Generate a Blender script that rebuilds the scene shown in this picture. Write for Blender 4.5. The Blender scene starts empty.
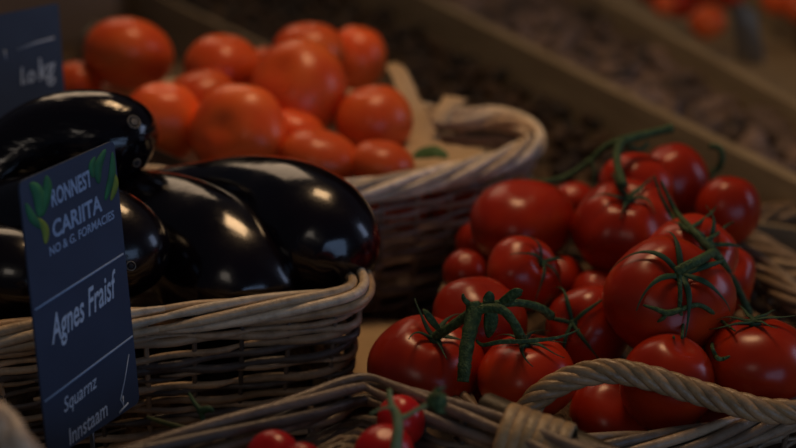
import bpy, bmesh, math, random
from mathutils import Vector, Matrix, Quaternion
R = random.Random(7)
PI = math.pi
scn = bpy.context.scene
COL = scn.collection

# ------------------------------------------------------------------ camera
H = 0.555
TH = math.radians(20)
F = 1548.0
FWD = Vector((0, math.cos(TH), -math.sin(TH)))
UPV = Vector((0, math.sin(TH), math.cos(TH)))
RT = Vector((1, 0, 0))
CAM = Vector((0, 0, H))
def ray(px, py): return FWD + RT * ((px - 398) / F) - UPV * ((py - 224) / F)
def P(px, py, d): return CAM + ray(px, py) * d
def dz(px, py, z):
    r = ray(px, py); return (z - H) / r.z
def PZ(px, py, z): return P(px, py, dz(px, py, z))

cd = bpy.data.cameras.new('camera'); cam = bpy.data.objects.new('camera', cd); COL.objects.link(cam)
cam.location = CAM; cam.rotation_euler = (PI / 2 - TH, 0, 0)
cd.sensor_width = 36; cd.lens = F / 796 * 36; cd.clip_start = .02; cd.clip_end = 60
cd.dof.use_dof = True; cd.dof.focus_distance = 1.04; cd.dof.aperture_fstop = 3.5
scn.camera = cam

# ------------------------------------------------------------------ node helpers
def mat(name):
    m = bpy.data.materials.new(name); m.use_nodes = True
    nt = m.node_tree; b = nt.nodes['Principled BSDF']
    return m, nt, b
def N(nt, t, **k):
    n = nt.nodes.new(t)
    for a, v in k.items():
        if a in n.inputs: n.inputs[a].default_value = v
        else: setattr(n, a, v)
    return n
def coords(nt, scale=(1, 1, 1), kind='Object'):
    c = N(nt, 'ShaderNodeTexCoord'); mp = N(nt, 'ShaderNodeMapping'); mp.inputs['Scale'].default_value = scale
    nt.links.new(c.outputs[kind], mp.inputs[0]); return mp.outputs[0]
def noise(nt, co, scale, detail=4, rough=.5):
    n = N(nt, 'ShaderNodeTexNoise'); n.inputs['Scale'].default_value = scale; n.inputs['Detail'].default_value = detail
    n.inputs['Roughness'].default_value = rough
    nt.links.new(co, n.inputs['Vector']); return n.outputs['Fac']
def ramp(nt, fac, stops):
    r = N(nt, 'ShaderNodeValToRGB'); e = r.color_ramp.elements
    e[0].position, e[0].color = stops[0][0], (*stops[0][1], 1)
    e[1].position, e[1].color = stops[-1][0], (*stops[-1][1], 1)
    for p, c in stops[1:-1]:
        x = e.new(p); x.color = (*c, 1)
    nt.links.new(fac, r.inputs[0]); return r.outputs[0]
def bump(nt, b, h, strength, dist=.002):
    n = N(nt, 'ShaderNodeBump'); n.inputs['Strength'].default_value = strength; n.inputs['Distance'].default_value = dist
    nt.links.new(h, n.inputs['Height']); nt.links.new(n.outputs[0], b.inputs['Normal'])

def simple(name, stops, scale=20, rough=.6, bmp=.2, bscale=None, stretch=(1, 1, 1), dist=.002, coat=0, spec=.5):
    m, nt, b = mat(name); co = coords(nt, stretch)
    f = noise(nt, co, scale)
    nt.links.new(ramp(nt, f, stops), b.inputs['Base Color'])
    b.inputs['Roughness'].default_value = rough; b.inputs['Coat Weight'].default_value = coat
    b.inputs['Coat Roughness'].default_value = .12
    b.inputs['Specular IOR Level'].default_value = spec
    if bmp: bump(nt, b, noise(nt, co, bscale or scale * 3), bmp, dist)
    return m

def tomato_mat(name, lo, mid, hi, rough=.3):
    m, nt, b = mat(name)
    co = coords(nt); oi = N(nt, 'ShaderNodeObjectInfo')
    f = noise(nt, co, 18, 3)
    c = ramp(nt, f, [(.3, lo), (.52, mid), (.8, hi)])
    hsv = N(nt, 'ShaderNodeHueSaturation')
    mr = N(nt, 'ShaderNodeMapRange'); mr.inputs['To Min'].default_value = .8; mr.inputs['To Max'].default_value = 1.2
    nt.links.new(oi.outputs['Random'], mr.inputs[0]); nt.links.new(mr.outputs[0], hsv.inputs['Value'])
    nt.links.new(c, hsv.inputs['Color'])
    # pale freckles in the skin
    v = N(nt, 'ShaderNodeTexVoronoi'); v.inputs['Scale'].default_value = 420; nt.links.new(co, v.inputs['Vector'])
    cr = ramp(nt, v.outputs['Distance'], [(.06, (1, 1, 1)), (.14, (0, 0, 0))])
    mx = N(nt, 'ShaderNodeMix', data_type='RGBA'); mm = N(nt, 'ShaderNodeMath', operation='MULTIPLY'); mm.inputs[1].default_value = .08
    nt.links.new(cr, mm.inputs[0]); nt.links.new(mm.outputs[0], mx.inputs[0])
    nt.links.new(hsv.outputs[0], mx.inputs[6]); mx.inputs[7].default_value = (*[min(1, x * 1.5 + .06) for x in hi], 1)
    nt.links.new(mx.outputs[2], b.inputs['Base Color'])
    b.inputs['Roughness'].default_value = rough
    b.inputs['Subsurface Weight'].default_value = .06; b.inputs['Subsurface Radius'].default_value = (.012, .003, .001)
    b.inputs['Subsurface Scale'].default_value = .5
    b.inputs['Coat Weight'].default_value = .2; b.inputs['Coat Roughness'].default_value = .22; b.inputs['Specular IOR Level'].default_value = .36
    bump(nt, b, noise(nt, co, 55, 2), .12, .002)
    return m

M = {}
M['tomato'] = tomato_mat('tomato skin red', (.38, .020, .003), (.52, .034, .005), (.66, .075, .008), .3)
M['tomato_o'] = tomato_mat('tomato skin orange red', (.74, .090, .016), (.84, .150, .026), (.90, .22, .040), .36)
M['tomato_s'] = tomato_mat('small tomato skin', (.48, .008, .010), (.62, .014, .012), (.72, .035, .02), .3)

m, nt, b = mat('eggplant skin'); co = coords(nt)
nt.links.new(ramp(nt, noise(nt, co, 9, 3), [(.35, (.0022, .0012, .0022)), (.7, (.008, .003, .006))]), b.inputs['Base Color'])
b.inputs['Roughness'].default_value = .24
b.inputs['Coat Weight'].default_value = .5; b.inputs['Coat Roughness'].default_value = .1
nt.links.new(ramp(nt, noise(nt, co, 26, 5), [(.35, (.12,) * 3), (.7, (.32,) * 3)]), b.inputs['Roughness'])
h1 = noise(nt, co, 24, 4); bump(nt, b, h1, .3, .004)
M['eggplant'] = m
m, nt, b = mat('wrinkled eggplant skin'); co = coords(nt, (1, 1, 3))
b.inputs['Base Color'].default_value = (.004, .002, .004, 1); b.inputs['Roughness'].default_value = .16
b.inputs['Coat Weight'].default_value = .5; b.inputs['Coat Roughness'].default_value = .1
bump(nt, b, noise(nt, co, 22, 3), .6, .006); M['eggplant_w'] = m
M['scar'] = simple('blossom scar', [(.3, (.10, .09, .08)), (.7, (.30, .27, .22))], 500, .7, .6)
M['scar_dark'] = simple('scar ring', [(.3, (.012, .008, .010)), (.7, (.04, .03, .03))], 300, .6, .4)

M['vine'] = simple('vine green', [(.3, (.022, .060, .016)), (.5, (.045, .10, .026)), (.7, (.12, .19, .06))], 330, .62, .9, 700, dist=.0015)
M['calyx'] = simple('calyx green', [(.3, (.014, .052, .018)), (.7, (.035, .10, .035))], 90, .65, .3, 300, dist=.001)
M['vine_pale'] = simple('pale vine', [(.3, (.20, .26, .10)), (.7, (.32, .38, .18))], 90, .6, .4, 400, dist=.001)
M['vine_dry'] = simple('dull vine', [(.3, (.035, .055, .015)), (.7, (.08, .10, .03))], 90, .7, .4, 400, dist=.001)
M['leaf'] = simple('leaf green', [(.3, (.05, .13, .03)), (.7, (.10, .20, .05))], 60, .6, .4)

m, nt, b = mat('wicker'); co = coords(nt)
at = N(nt, 'ShaderNodeAttribute', attribute_name='tint')
f = noise(nt, co, 90, 5, .65)
cr = ramp(nt, f, [(.28, (.62, .58, .56)), (.5, (.95, .93, .9)), (.75, (1.25, 1.2, 1.15))])
mx = N(nt, 'ShaderNodeMix', data_type='RGBA', blend_type='MULTIPLY'); mx.inputs[0].default_value = 1
nt.links.new(at.outputs['Color'], mx.inputs[6]); nt.links.new(cr, mx.inputs[7])
nt.links.new(mx.outputs[2], b.inputs['Base Color'])
b.inputs['Roughness'].default_value = .38; b.inputs['Specular IOR Level'].default_value = .5
bump(nt, b, noise(nt, co, 350, 4), .5, .0012)
M['wicker'] = m

def wood(name, a, c, stretch, rough=.65):
    m, nt, b = mat(name); co = coords(nt, stretch)
    n1 = noise(nt, co, 6, 6, .6)
    nt.links.new(ramp(nt, n1, [(.3, a), (.7, c)]), b.inputs['Base Color'])
    b.inputs['Roughness'].default_value = rough; bump(nt, b, n1, .3, .002); return m
M['board'] = wood('crate board', (.27, .20, .115), (.42, .33, .20), (1, 9, 9))
M['table'] = wood('table wood', (.16, .10, .055), (.30, .20, .11), (2, 14, 14))
M['rod'] = wood('dark rod', (.03, .02, .008), (.085, .055, .022), (12, 12, 40), .5)
M['darkslat'] = wood('dark slat', (.03, .018, .012), (.07, .04, .028), (2, 30, 30), .5)
M['paper'] = simple('kraft paper', [(.3, (.48, .34, .19)), (.7, (.62, .46, .28))], 9, .85, .5, 14, dist=.01)
M['paper_pale'] = simple('pale paper', [(.3, (.22, .19, .14)), (.7, (.36, .32, .25))], 9, .85, .6, 14, dist=.01)
M['greybox'] = simple('grey brown card', [(.3, (.24, .19, .16)), (.7, (.30, .24, .20))], 5, .85, .2, 14)
M['chestnut'] = simple('dark brown skin', [(.3, (.012, .006, .002)), (.55, (.05, .024, .008)), (.75, (.13, .065, .022))], 60, .55, .4, 90)
M['shallot'] = simple('shallot skin', [(.3, (.05, .030, .020)), (.5, (.15, .10, .075)), (.75, (.30, .22, .18))], 40, .7, .4, 90)
M['bed'] = simple('dark bed', [(.38, (.012, .007, .003)), (.5, (.10, .06, .028)), (.8, (.24, .15, .08))], 28, .9, .8, 60, dist=.02)
M['bed2'] = simple('grey bed', [(.35, (.035, .026, .022)), (.6, (.11, .085, .075)), (.8, (.2, .17, .16))], 30, .9, .8, 60, dist=.02)
M['floor'] = simple('floor', [(.3, (.04, .035, .03)), (.7, (.07, .06, .05))], 3, .8, .1)
M['wall'] = simple('wall', [(.3, (.06, .05, .04)), (.7, (.09, .075, .06))], 3, .9, .1)
def rnd_val(m, lo, hi):
    nt = m.node_tree; b = nt.nodes['Principled BSDF']; src = b.inputs['Base Color'].links[0].from_socket
    oi = N(nt, 'ShaderNodeObjectInfo'); mr = N(nt, 'ShaderNodeMapRange'); mr.inputs['To Min'].default_value = lo; mr.inputs['To Max'].default_value = hi
    hs = N(nt, 'ShaderNodeHueSaturation'); nt.links.new(oi.outputs['Random'], mr.inputs[0]); nt.links.new(mr.outputs[0], hs.inputs['Value'])
    nt.links.new(src, hs.inputs['Color']); nt.links.new(hs.outputs[0], b.inputs['Base Color'])
rnd_val(M['chestnut'], .2, 2.0); rnd_val(M['shallot'], .35, 2.0)
m, nt, b = mat('slate card'); co = coords(nt)
nt.links.new(ramp(nt, noise(nt, co, 25, 4), [(.3, (.030, .050, .098)), (.7, (.038, .064, .122))]), b.inputs['Base Color'])
b.inputs['Roughness'].default_value = .55; M['slate'] = m
M['chalk'] = simple('chalk', [(.3, (.42, .55, .72)), (.7, (.60, .70, .82))], 400, .8, 0)
M['chalk_dim'] = simple('chalk dim', [(.3, (.28, .40, .60)), (.7, (.36, .50, .70))], 400, .8, 0)
M['green_print'] = simple('green print', [(.3, (.02, .14, .07)), (.7, (.04, .24, .10))], 90, .7, 0)
M['yellow_print'] = simple('yellow print', [(.3, (.16, .26, .04)), (.7, (.26, .34, .06))], 90, .7, 0)
M['metal'] = simple('metal', [(.3, (.2, .2, .2)), (.7, (.3, .3, .3))], 30, .35, 0); M['metal'].node_tree.nodes['Principled BSDF'].inputs['Metallic'].default_value = 1

# ------------------------------------------------------------------ mesh builder
class MB:
    def __init__(s): s.v = []; s.f = []; s.t = []
    def add(s, vs, fs, tint=(1, 1, 1)):
        o = len(s.v); s.v += [tuple(x) for x in vs]; s.t += [tint] * len(vs)
        s.f += [tuple(i + o for i in f) for f in fs]
    def tube(s, pts, rad, n=6, tint=(1, 1, 1), closed=False, flat=None, cap=True):
        """pts: Vectors; rad: number or list; flat: (normal list, ratio) flattens along a direction"""
        k = len(pts); rad = rad if isinstance(rad, (list, tuple)) else [rad] * k
        vs = []; prev = None
        for i, p in enumerate(pts):
            a = pts[(i - 1) % k] if (closed or i) else pts[0]; c = pts[(i + 1) % k] if (closed or i < k - 1) else pts[-1]
            t = (c - a)
            t = t.normalized() if t.length > 1e-9 else Vector((0, 0, 1))
            if flat: u = flat[0][i] - t * flat[0][i].dot(t)
            elif prev is None:
                u = Vector((0, 0, 1)) - t * t.z
                if u.length < .1: u = Vector((1, 0, 0)) - t * t.x
            else: u = prev - t * prev.dot(t)
            u.normalize(); prev = u; w = t.cross(u)
            for j in range(n):
                g = 2 * PI * j / n
                vs.append(p + u * (math.cos(g) * rad[i] * (flat[1] if flat else 1)) + w * (math.sin(g) * rad[i]))
        fs = []
        for i in range(k if closed else k - 1):
            for j in range(n):
                a = i * n + j; b_ = i * n + (j + 1) % n; i2 = (i + 1) % k
                fs.append((a, b_, i2 * n + (j + 1) % n, i2 * n + j))
        if not closed and cap:
            fs.append(tuple(reversed(range(n)))); fs.append(tuple((k - 1) * n + j for j in range(n)))
        s.add(vs, fs, tint)
    def box(s, c, dx, dy, dz_, tint=(1, 1, 1)):
        """c centre; dx,dy,dz_ half-extent vectors"""
        vs = [c + dx * a + dy * b_ + dz_ * e for a in (-1, 1) for b_ in (-1, 1) for e in (-1, 1)]
        s.add(vs, [(0, 1, 3, 2), (4, 6, 7, 5), (0, 4, 5, 1), (2, 3, 7, 6), (0, 2, 6, 4), (1, 5, 7, 3)], tint)
    def build(s, name, m, parent=None, smooth=True, origin=None, bevel=0):
        if origin is not None: s.v = [tuple(Vector(x) - origin) for x in s.v]
        me = bpy.data.meshes.new(name); me.from_pydata(s.v, [], s.f); me.update()
        at = me.color_attributes.new('tint', 'FLOAT_COLOR', 'POINT')
        at.data.foreach_set('color', [x for t in s.t for x in (*t, 1)])
        if smooth: me.polygons.foreach_set('use_smooth', [True] * len(me.polygons))
        me.materials.append(m)
        o = bpy.data.objects.new(name, me); COL.objects.link(o)
        if parent: o.parent = parent
        if origin is not None: o.location = origin
        if bevel:
            md = o.modifiers.new('bevel', 'BEVEL'); md.width = bevel; md.segments = 2
        bm = bmesh.new(); bm.from_mesh(me); bmesh.ops.recalc_face_normals(bm, faces=bm.faces); bm.to_mesh(me); bm.free()
        return o
def tag(o, label=None, cat=None, group=None, kind=None):
    for k, v in (('label', label), ('category', cat), ('group', group), ('kind', kind)):
        if v: o[k] = v
    return o
def empty(name, loc):
    o = bpy.data.objects.new(name, None); o.location = loc; o.empty_display_size = .02; COL.objects.link(o); return o

def catmull(pts, n=8, closed=False):
    out = []; k = len(pts)
    g = lambda i: pts[i % k] if closed else pts[max(0, min(k - 1, i))]
    for i in range(k if closed else k - 1):
        p0, p1, p2, p3 = g(i - 1), g(i), g(i + 1), g(i + 2)
        for j in range(n):
            t = j / n
            out.append(.5 * ((2 * p1) + (p2 - p0) * t + (2 * p0 - 5 * p1 + 4 * p2 - p3) * t * t + (3 * p1 - p0 - 3 * p2 + p3) * t ** 3))
    if not closed: out.append(pts[-1])
    return out
def resample(pts, step, closed=True):
    L = [0]
    src = pts + [pts[0]] if closed else pts
    for a, b_ in zip(src, src[1:]): L.append(L[-1] + (b_ - a).length)
    n = max(8, round(L[-1] / step)); out = []; j = 0
    for i in range(n if closed else n + 1):
        s = L[-1] * i / n
        while j < len(L) - 2 and L[j + 1] < s: j += 1
        d = L[j + 1] - L[j]; t = (s - L[j]) / d if d else 0
        out.append(src[j].lerp(src[j + 1], t))
    return out, L[-1]
def vary(c, k=.2):
    f = 1 + R.uniform(-k, k); g = R.uniform(-.04, .04)
    return (max(.004, c[0] * f * (1 + g)), max(.004, c[1] * f), max(.004, c[2] * f * (1 - g)))

# ------------------------------------------------------------------ baskets
def basket(label, group, loop, z, zb, body, rimc, taper=.86, pitch=.0075, rod=.0036, stake=.030, rim_r=.0085, rim_k=6, rim_rad=.0046,
           rim_pitch=.19, base_z=None, amp=.0045, cat='basket', wob=1):
    """woven basket: every row a chain of tapering willow rods going in and out of the stakes"""
    C0 = sum((Vector((p.x, p.y, 0)) for p in loop), Vector()) / len(loop)
    root = empty('wicker_basket', Vector((C0.x, C0.y, zb)))
    tag(root, label, cat, group)
    curve = catmull([Vector((p.x, p.y, 0)) for p in loop], 10, True)
    pts, L = resample(curve, .005)
    n = len(pts)
    nst = max(8, round(L / stake)); nst += nst % 2
    def at(u, zz):    # u in 0..n
        i = int(u) % n; t = u - int(u); p = pts[i].lerp(pts[(i + 1) % n], t)
        tg = (pts[(i + 1) % n] - pts[i - 1]).normalized(); nr = Vector((tg.y, -tg.x, 0))
        if nr.dot(p - C0) < 0: nr = -nr
        k = (zz - zb) / (z - zb); s = taper + (1 - taper) * k ** .8
        q = C0 + (p - C0) * s; q.z = zz; return q, nr
    side = MB(); rows = int((z - .006 - zb) / pitch)
    loc = root.location
    for r in range(rows):
        zz = zb + pitch * (r + .5); u0 = R.uniform(0, n); done = 0; ph = r % 2
        zo = 0
        while done < n:
            ln = min(n - done, R.randint(45, 90)); 
            if n - done - ln < 15: ln = n - done
            c = vary(R.choice(body), .3); rr = rod * R.uniform(.7, 1.22)
            ps = []; rd = []; w1 = R.uniform(0, 6); w2 = R.uniform(.0004, .0018) * wob
            zo1 = R.uniform(-.001, .001)
            for j in range(0, ln + 5, 1):
                u = u0 + done + j
                q, nr = at(u % n, min(z - .004, max(zb + .002, zz + w2 * math.sin(w1 + j * .12) + zo1)))
                a = math.cos(PI * (u / n * nst + ph)) * amp
                e = min(j / 5, (ln + 4 - j) / 5, 1)
                ps.append(q + nr * (a - (1 - e) * .003) - loc); rd.append(rr * (1 - .25 * j / ln) * (.35 + .65 * e))
            side.tube(ps, rd, 6, c)
            done += ln
    side.build('woven_side', M['wicker'], root)
    st = MB()
    for i in range(nst):
        u = n * (i + .5) / nst; ps = []
        for k in range(7):
            zz = zb + (z - zb) * k / 6; q, nr = at(u, zz); ps.append(q - loc)
        st.tube(ps, rod * .62, 6, vary([x * .8 for x in R.choice(body)], .25))
    st.build('stakes', M['wicker'], root)
    rim = MB()
    for k in range(rim_k):
        done = 0; off = R.uniform(0, n)
        # each strand wraps round the rim in pieces with their own tint
        segs = max(3, int(L / .22)); cuts = [int(n * q / segs) for q in range(segs + 1)]
        for a_, b_ in zip(cuts, cuts[1:]):
            c = vary(R.choice(rimc), .22); ps = []; rd = []; jit = R.uniform(-.12, .2)
            for j in range(a_, b_ + 4):
                q, nr = at(j % n, z)
                turns = max(1, round(L / rim_pitch))
                an = 2 * PI * (k / rim_k + turns * j / n)
                # loop wider than tall
                q = q + nr * (math.cos(an) * rim_r * (1.05 + jit)) + Vector((0, 0, math.sin(an) * rim_r * .95))
                e = min((j - a_) / 6, (b_ + 3 - j) / 6, 1)
                ps.append(q - loc); rd.append(rim_rad * (.55 + .45 * e))
            rim.tube(ps, rd, 8, c)
    rim.build('rim', M['wicker'], root)
    bs = MB(); zz = (base_z if base_z is not None else zb + .004)
    for k in range(1, 40):
        s = 1 - k * .0052 / .11
        if s < .03: break
        ps = []
        for j in range(0, n, 3):
            q, nr = at(j, max(zz, zb)); q = C0 + (q - C0) * s; q.z = zz + .0012 * math.cos(j * .5 + k * PI); ps.append(q - loc)
        bs.tube(ps, .0034, 5, vary(R.choice(body), .25), closed=True)
    o = bs.build('base', M['wicker'], root)
    return root, at, n

def loopz(px, z): return [PZ(a, b_, z) for a, b_ in px]

bodyA = [(.48, .34, .21), (.60, .44, .29), (.24, .19, .15), (.68, .52, .35), (.14, .12, .11)]
rimA = [(.62, .47, .30), (.78, .63, .44), (.48, .34, .20)]
bodyB = [(.44, .34, .28), (.54, .43, .36), (.28, .22, .19)]
rimB = [(.78, .66, .50), (.88, .77, .62), (.62, .50, .36)]
rimC = [(.34, .25, .165), (.44, .33, .22), (.26, .19, .13)]
bodyD = [(.20, .145, .095), (.28, .21, .14), (.12, .095, .075)]
rimD = [(.20, .145, .10), (.27, .20, .145), (.15, .115, .09)]

B1L = loopz([(-190, 372), (-100, 354), (0, 337), (120, 324), (250, 311), (320, 304), (346, 300), (357, 294), (359, 284),
             (347, 257), (310, 215), (200, 213), (50, 221), (-120, 245), (-200, 300), (-215, 340)], .13)
b1, at1, n1 = basket('willow basket of eggplants with a pale rolled rim, behind the tall slate price card', None, B1L, .13, .0, bodyA, rimA,
      taper=.9, rod=.0031, pitch=.0063, amp=.0026, stake=.034, rim_r=.0080, rim_k=6, rim_rad=.0038, rim_pitch=.36, wob=2.2)
B2L = loopz([(533, 143), (524, 127), (495, 118), (440, 117), (330, 98), (200, 90), (90, 95), (40, 115), (45, 145), (90, 168),
             (150, 178), (250, 192), (340, 193), (420, 182), (480, 168), (514, 156)], .13)
b2, at2, n2 = basket('oval wicker basket with a cream rim holding orange red tomatoes, behind the eggplants', None, B2L, .13, 0, bodyB, rimB,
      taper=.92, pitch=.0088, rod=.0034, amp=.0036, stake=.036, rim_r=.0085, rim_k=6, rim_rad=.0040, base_z=.03, rim_pitch=.27)
B3L = loopz([(490, 434), (540, 444), (600, 449), (700, 440), (796, 414), (860, 385), (875, 350), (830, 318), (796, 300), (770, 276), (745, 258),
             (690, 232), (610, 205), (540, 205), (490, 228), (465, 262), (452, 300), (447, 350), (455, 400)], .07)
b3, at3, n3 = basket('low wicker basket with a twisted handle heaped with large tomatoes on the vine', None, B3L, .07, 0, bodyD, rimC,
      taper=.92, rim_r=.008, rim_k=6, rim_rad=.0038, base_z=.018, rim_pitch=.26)
B4L = loopz([(368, 389), (393, 397), (435, 411), (495, 430), (560, 452), (650, 490), (600, 600), (400, 690), (100, 690), (-60, 610), (-30, 520),
             (60, 486), (120, 466), (180, 448), (250, 426), (310, 407), (345, 394)], .12)
b4, at4, n4 = basket('nearest wicker basket, cut by the bottom edge, holding a few small tomatoes', None, B4L, .12, 0, bodyD, rimD,
      taper=.95, rim_r=.0080, rim_k=5, rim_rad=.0036, base_z=.10, rim_pitch=.5)
B5L = loopz([(742, 234), (765, 250), (800, 272), (860, 295), (960, 290), (980, 250), (900, 222), (800, 214), (755, 220)], .045)
b5, at5, n5 = basket('blurred wicker tray at the right edge behind the basket of vine tomatoes', None, B5L, .045, 0, bodyD, rimC,
      taper=.95, pitch=.009, rod=.0042)

# twisted handle of the vine-tomato basket
def rope(mb, path, k, coil, rad, pitch, cols, n=8, flatten=1.0):
    pts, L = resample(path, .0035, False); m_ = len(pts)
    for s in range(k):
        ps = []; rd = []; c = vary(R.choice(cols), .15); prev = None
        for i, p in enumerate(pts):
            t = (pts[min(m_ - 1, i + 1)] - pts[max(0, i - 1)]).normalized()
            u = (Vector((0, 0, 1)) - t * t.z).normalized() if prev is None else (prev - t * prev.dot(t)).normalized()
            prev = u; w = t.cross(u); an = 2 * PI * (s / k + L * i / (m_ - 1) / pitch)
            e = min(i / 4, (m_ - 1 - i) / 4, 1)
            ps.append(p + u * math.cos(an) * coil + w * math.sin(an) * coil * flatten); rd.append(rad * (.6 + .4 * e))
        mb.tube(ps, rd, n, c)
hp = [(514, 446, 1.030), (522, 418, 1.034), (543, 393, 1.036), (575, 377, 1.036), (610, 371, 1.034), (650, 378, 1.030), (690, 390, 1.026), (730, 402, 1.022), (768, 411, 1.018), (806, 412, 1.02)]
hpath = catmull([P(*q) - b3.location for q in hp], 8)
hb = MB(); rope(hb, hpath, 5, .0052, .0038, .060, [(.36, .24, .12), (.46, .32, .18), (.26, .17, .085)])
hb.build('handle', M['wicker'], b3)

# dark rod and its cane binding where handle joins the near basket
rb = MB()
rp = catmull([P(*q) - b4.location for q in [(484, 410, .965), (508, 420, .955), (552, 439, .938), (600, 460, .918), (650, 484, .900)]], 6)
rb.tube(rp, .0115, 12); rod_o = rb.build('frame_rod', M['rod'], b4)
bb = MB()
bp, _ = resample(catmull([P(*q) - b4.location for q in [(501, 438, .936), (520, 444, .932), (541, 452, .926), (566, 461, .920)]], 6), .002, False)
ax = (bp[-1] - bp[0]).normalized(); u = (UPV - ax * UPV.dot(ax)).normalized(); w = ax.cross(u)
for kk in range(6):
    c0 = bp[0].lerp(bp[-1], (kk + .5) / 6); ring = []; nm = []
    for j in range(28):
        g = 2 * PI * j / 28; dv = u * math.cos(g) * .0215 + w * math.sin(g) * .0225
        ring.append(c0 + dv + ax * .0035 * math.sin(g)); nm.append(dv.normalized())
    bb.tube(ring, .0040, 8, vary((.50, .36, .19), .12), closed=True, flat=(nm, .35))
bb.build('cane_binding', M['wicker'], b4)
# side handle of the nearest basket, at the lower left
lh = MB()
lp = catmull([PZ(60, 500, .12) - b4.location] + [P(*q) - b4.location for q in [(26, 462, .80), (3, 430, .80), (-28, 408, .80), (-70, 406, .80), (-115, 446, .80)]] + [PZ(-40, 560, .12) - b4.location], 6)
rope(lh, lp, 4, .005, .0062, .10, [(.62, .48, .33), (.5, .38, .26)])
lh.build('side_handle', M['wicker'], b4)

# ------------------------------------------------------------------ tomatoes
class Tom: basket_ = 'x'
def cam2w(v): return RT * v[0] + UPV * v[1] - FWD * v[2]
toms = []
def T(px, py, rx, ry, z, label, off=(0, .6), cal=False, m='tomato', lob=.03, nl=5, dim=.2, group=None, basket_='c', away=1, L=.8, kind='tomato', rmax=None, curl=.5):
    t = Tom(); t.__dict__.update(locals()); t.d = dz(px, py, z); toms.append(t); return t

# --- orange red tomatoes in the back basket
G2 = 'orange red tomatoes in the back basket'
def T2(px, py, rx, ry, z, label, **k):
    k.setdefault('off', (R.uniform(-.3, .3), .93)); return T(px, py, rx, ry, z, label, m='tomato_o', group=G2, basket_='b', lob=k.pop('lob', .015), dim=k.pop('dim', .12), **k)
T2(129, 54, 41, 33, .178, 'largest orange red tomato at the left, highest of the back basket', off=(-.1, -.97))
T2(223, 67, 37, 31, .178, 'orange red tomato behind, second from the left along the top of the heap')
T2(201, 96, 34, 25, .165, 'orange red tomato tucked between the big left tomato and the one with a soft crease', off=(-.2, .95))
T2(163, 122, 37, 38, .155, 'orange tomato above the dark slat, just right of the scarred eggplant', off=(.1, .9))
T2(238, 132, 47, 36, .155, 'broad orange tomato with a faint crease on its left, above the middle eggplant', off=(-.4, .1), lob=.04)
T2(309, 52, 34, 28, .178, 'orange red tomato at the back top of the heap, behind the tall one')
T2(356, 59, 29, 32, .165, 'orange red tomato at the back right of the heap')
T2(298, 90, 48, 42, .175, 'tall orange red tomato in the middle, largest at the heap centre', off=(-.4, .4))
T2(375, 121, 37, 34, .15, 'red tomato furthest right on the heap beside the kraft paper')
T2(296, 131, 27, 18, .14, 'small orange tomato squeezed between the central tomatoes')
T2(320, 158, 37, 26, .138, 'orange tomato low at the front, just above the right eggplant')
T2(381, 164, 31, 18, .135, 'orange tomato low at the right corner, half hidden behind the cream rim', off=(.1, .95))
T2(264, 68, 22, 20, .155, 'small red tomato in the gap at the back of the heap')
T2(76, 84, 24, 22, .15, 'pale orange tomato half hidden behind the upper slate card')
T2(400, 206, 30, 28, .085, 'shaded tomato glimpsed through the weave of the back basket, next to the eggplant end')
T2(458, 202, 30, 28, .085, 'shaded tomato glimpsed through the weave of the back basket, behind the two lobed vine tomato')

# --- vine tomatoes
G3 = 'large vine tomatoes in the right basket'
def T3(*a, **k): k.setdefault('group', G3); return T(*a, basket_='c', **k)
a_ = T3(522, 223, 50, 40, .112, 'broad two lobed red tomato at the upper left of the vine heap', off=(.0, .85), lob=.055, nl=3, dim=.06)
b_t = T3(626, 228, 53, 43, .120, 'ribbed red tomato hanging under the green hooked vine stem', off=(-.02, .80), lob=.05, nl=7, cal=True, L=.75, dim=.22)
c1 = T3(637, 186, 35, 32, .128, 'red tomato with a warm glint, left of the tallest tomato at the back', off=(.2, .9), lob=.03, dim=.06)
c2 = T3(675, 183, 34, 45, .128, 'tallest red tomato at the top of the vine heap', off=(-.35, .85), lob=.03, dim=.08)
d_ = T3(728, 211, 30, 37, .112, 'smooth red tomato at the back right of the vine heap', off=(.1, .95), dim=.06)
e_ = T3(573, 208, 24, 28, .095, 'dark red tomato wedged between the two upper left tomatoes', dim=.05, lob=.012)
f_ = T3(524, 273, 38, 31, .112, 'smaller red tomato with a green calyx, in front of the two lobed one', off=(.62, .42), cal=True, L=1.1, curl=.8)
g_ = T3(465, 272, 22, 20, .092, 'small red tomato at the far left of the heap, beside the back basket', dim=.05, lob=.012)
g2 = T3(478, 243, 22, 24, .088, 'dark red tomato behind the small leftmost one', dim=.05, lob=.012)
h_ = T3(690, 262, 46, 44, .113, 'red tomato behind the long vine stem with a calyx at its top', off=(.35, .45), cal=True, L=1.0, lob=.04, curl=.7)
i_ = T3(668, 298, 62, 50, .120, 'largest red tomato at the centre right, under the forked vine', off=(.16, .55), cal=True, L=1.15, lob=.05, nl=4, curl=.35)
j_ = T3(721, 278, 33, 50, .100, 'narrow lobed red tomato right of the largest one', off=(.2, .4), lob=.06, nl=4)
k_ = T3(757, 363, 54, 43, .085, 'large red tomato at the right edge topped by a calyx on the long stem', off=(-.12, .96), cal=True, L=.75, curl=1.0, lob=.01, dim=.08)
l_ = T3(667, 383, 45, 49, .085, 'round glossy red tomato behind the twisted handle', off=(.3, .8), lob=.01, cal=False)
m_ = T3(587, 330, 42, 40, .095, 'red tomato with a star calyx in the middle of the heap', off=(-.5, .25), cal=True, L=1.2, curl=.8)
n_ = T3(598, 292, 24, 16, .08, 'red tomato just showing behind the star calyx one', dim=.05, lob=.012)
o_ = T3(480, 320, 47, 37, .100, 'red tomato behind the thick speckled stem', off=(.3, .8), lob=.03, dim=.08)
p_ = T3(426, 367, 56, 42, .085, 'red tomato at the front left, with a long sepal across its top', off=(.22, .80), cal=True, L=.65, lob=.045, nl=4, curl=.8)
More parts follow.
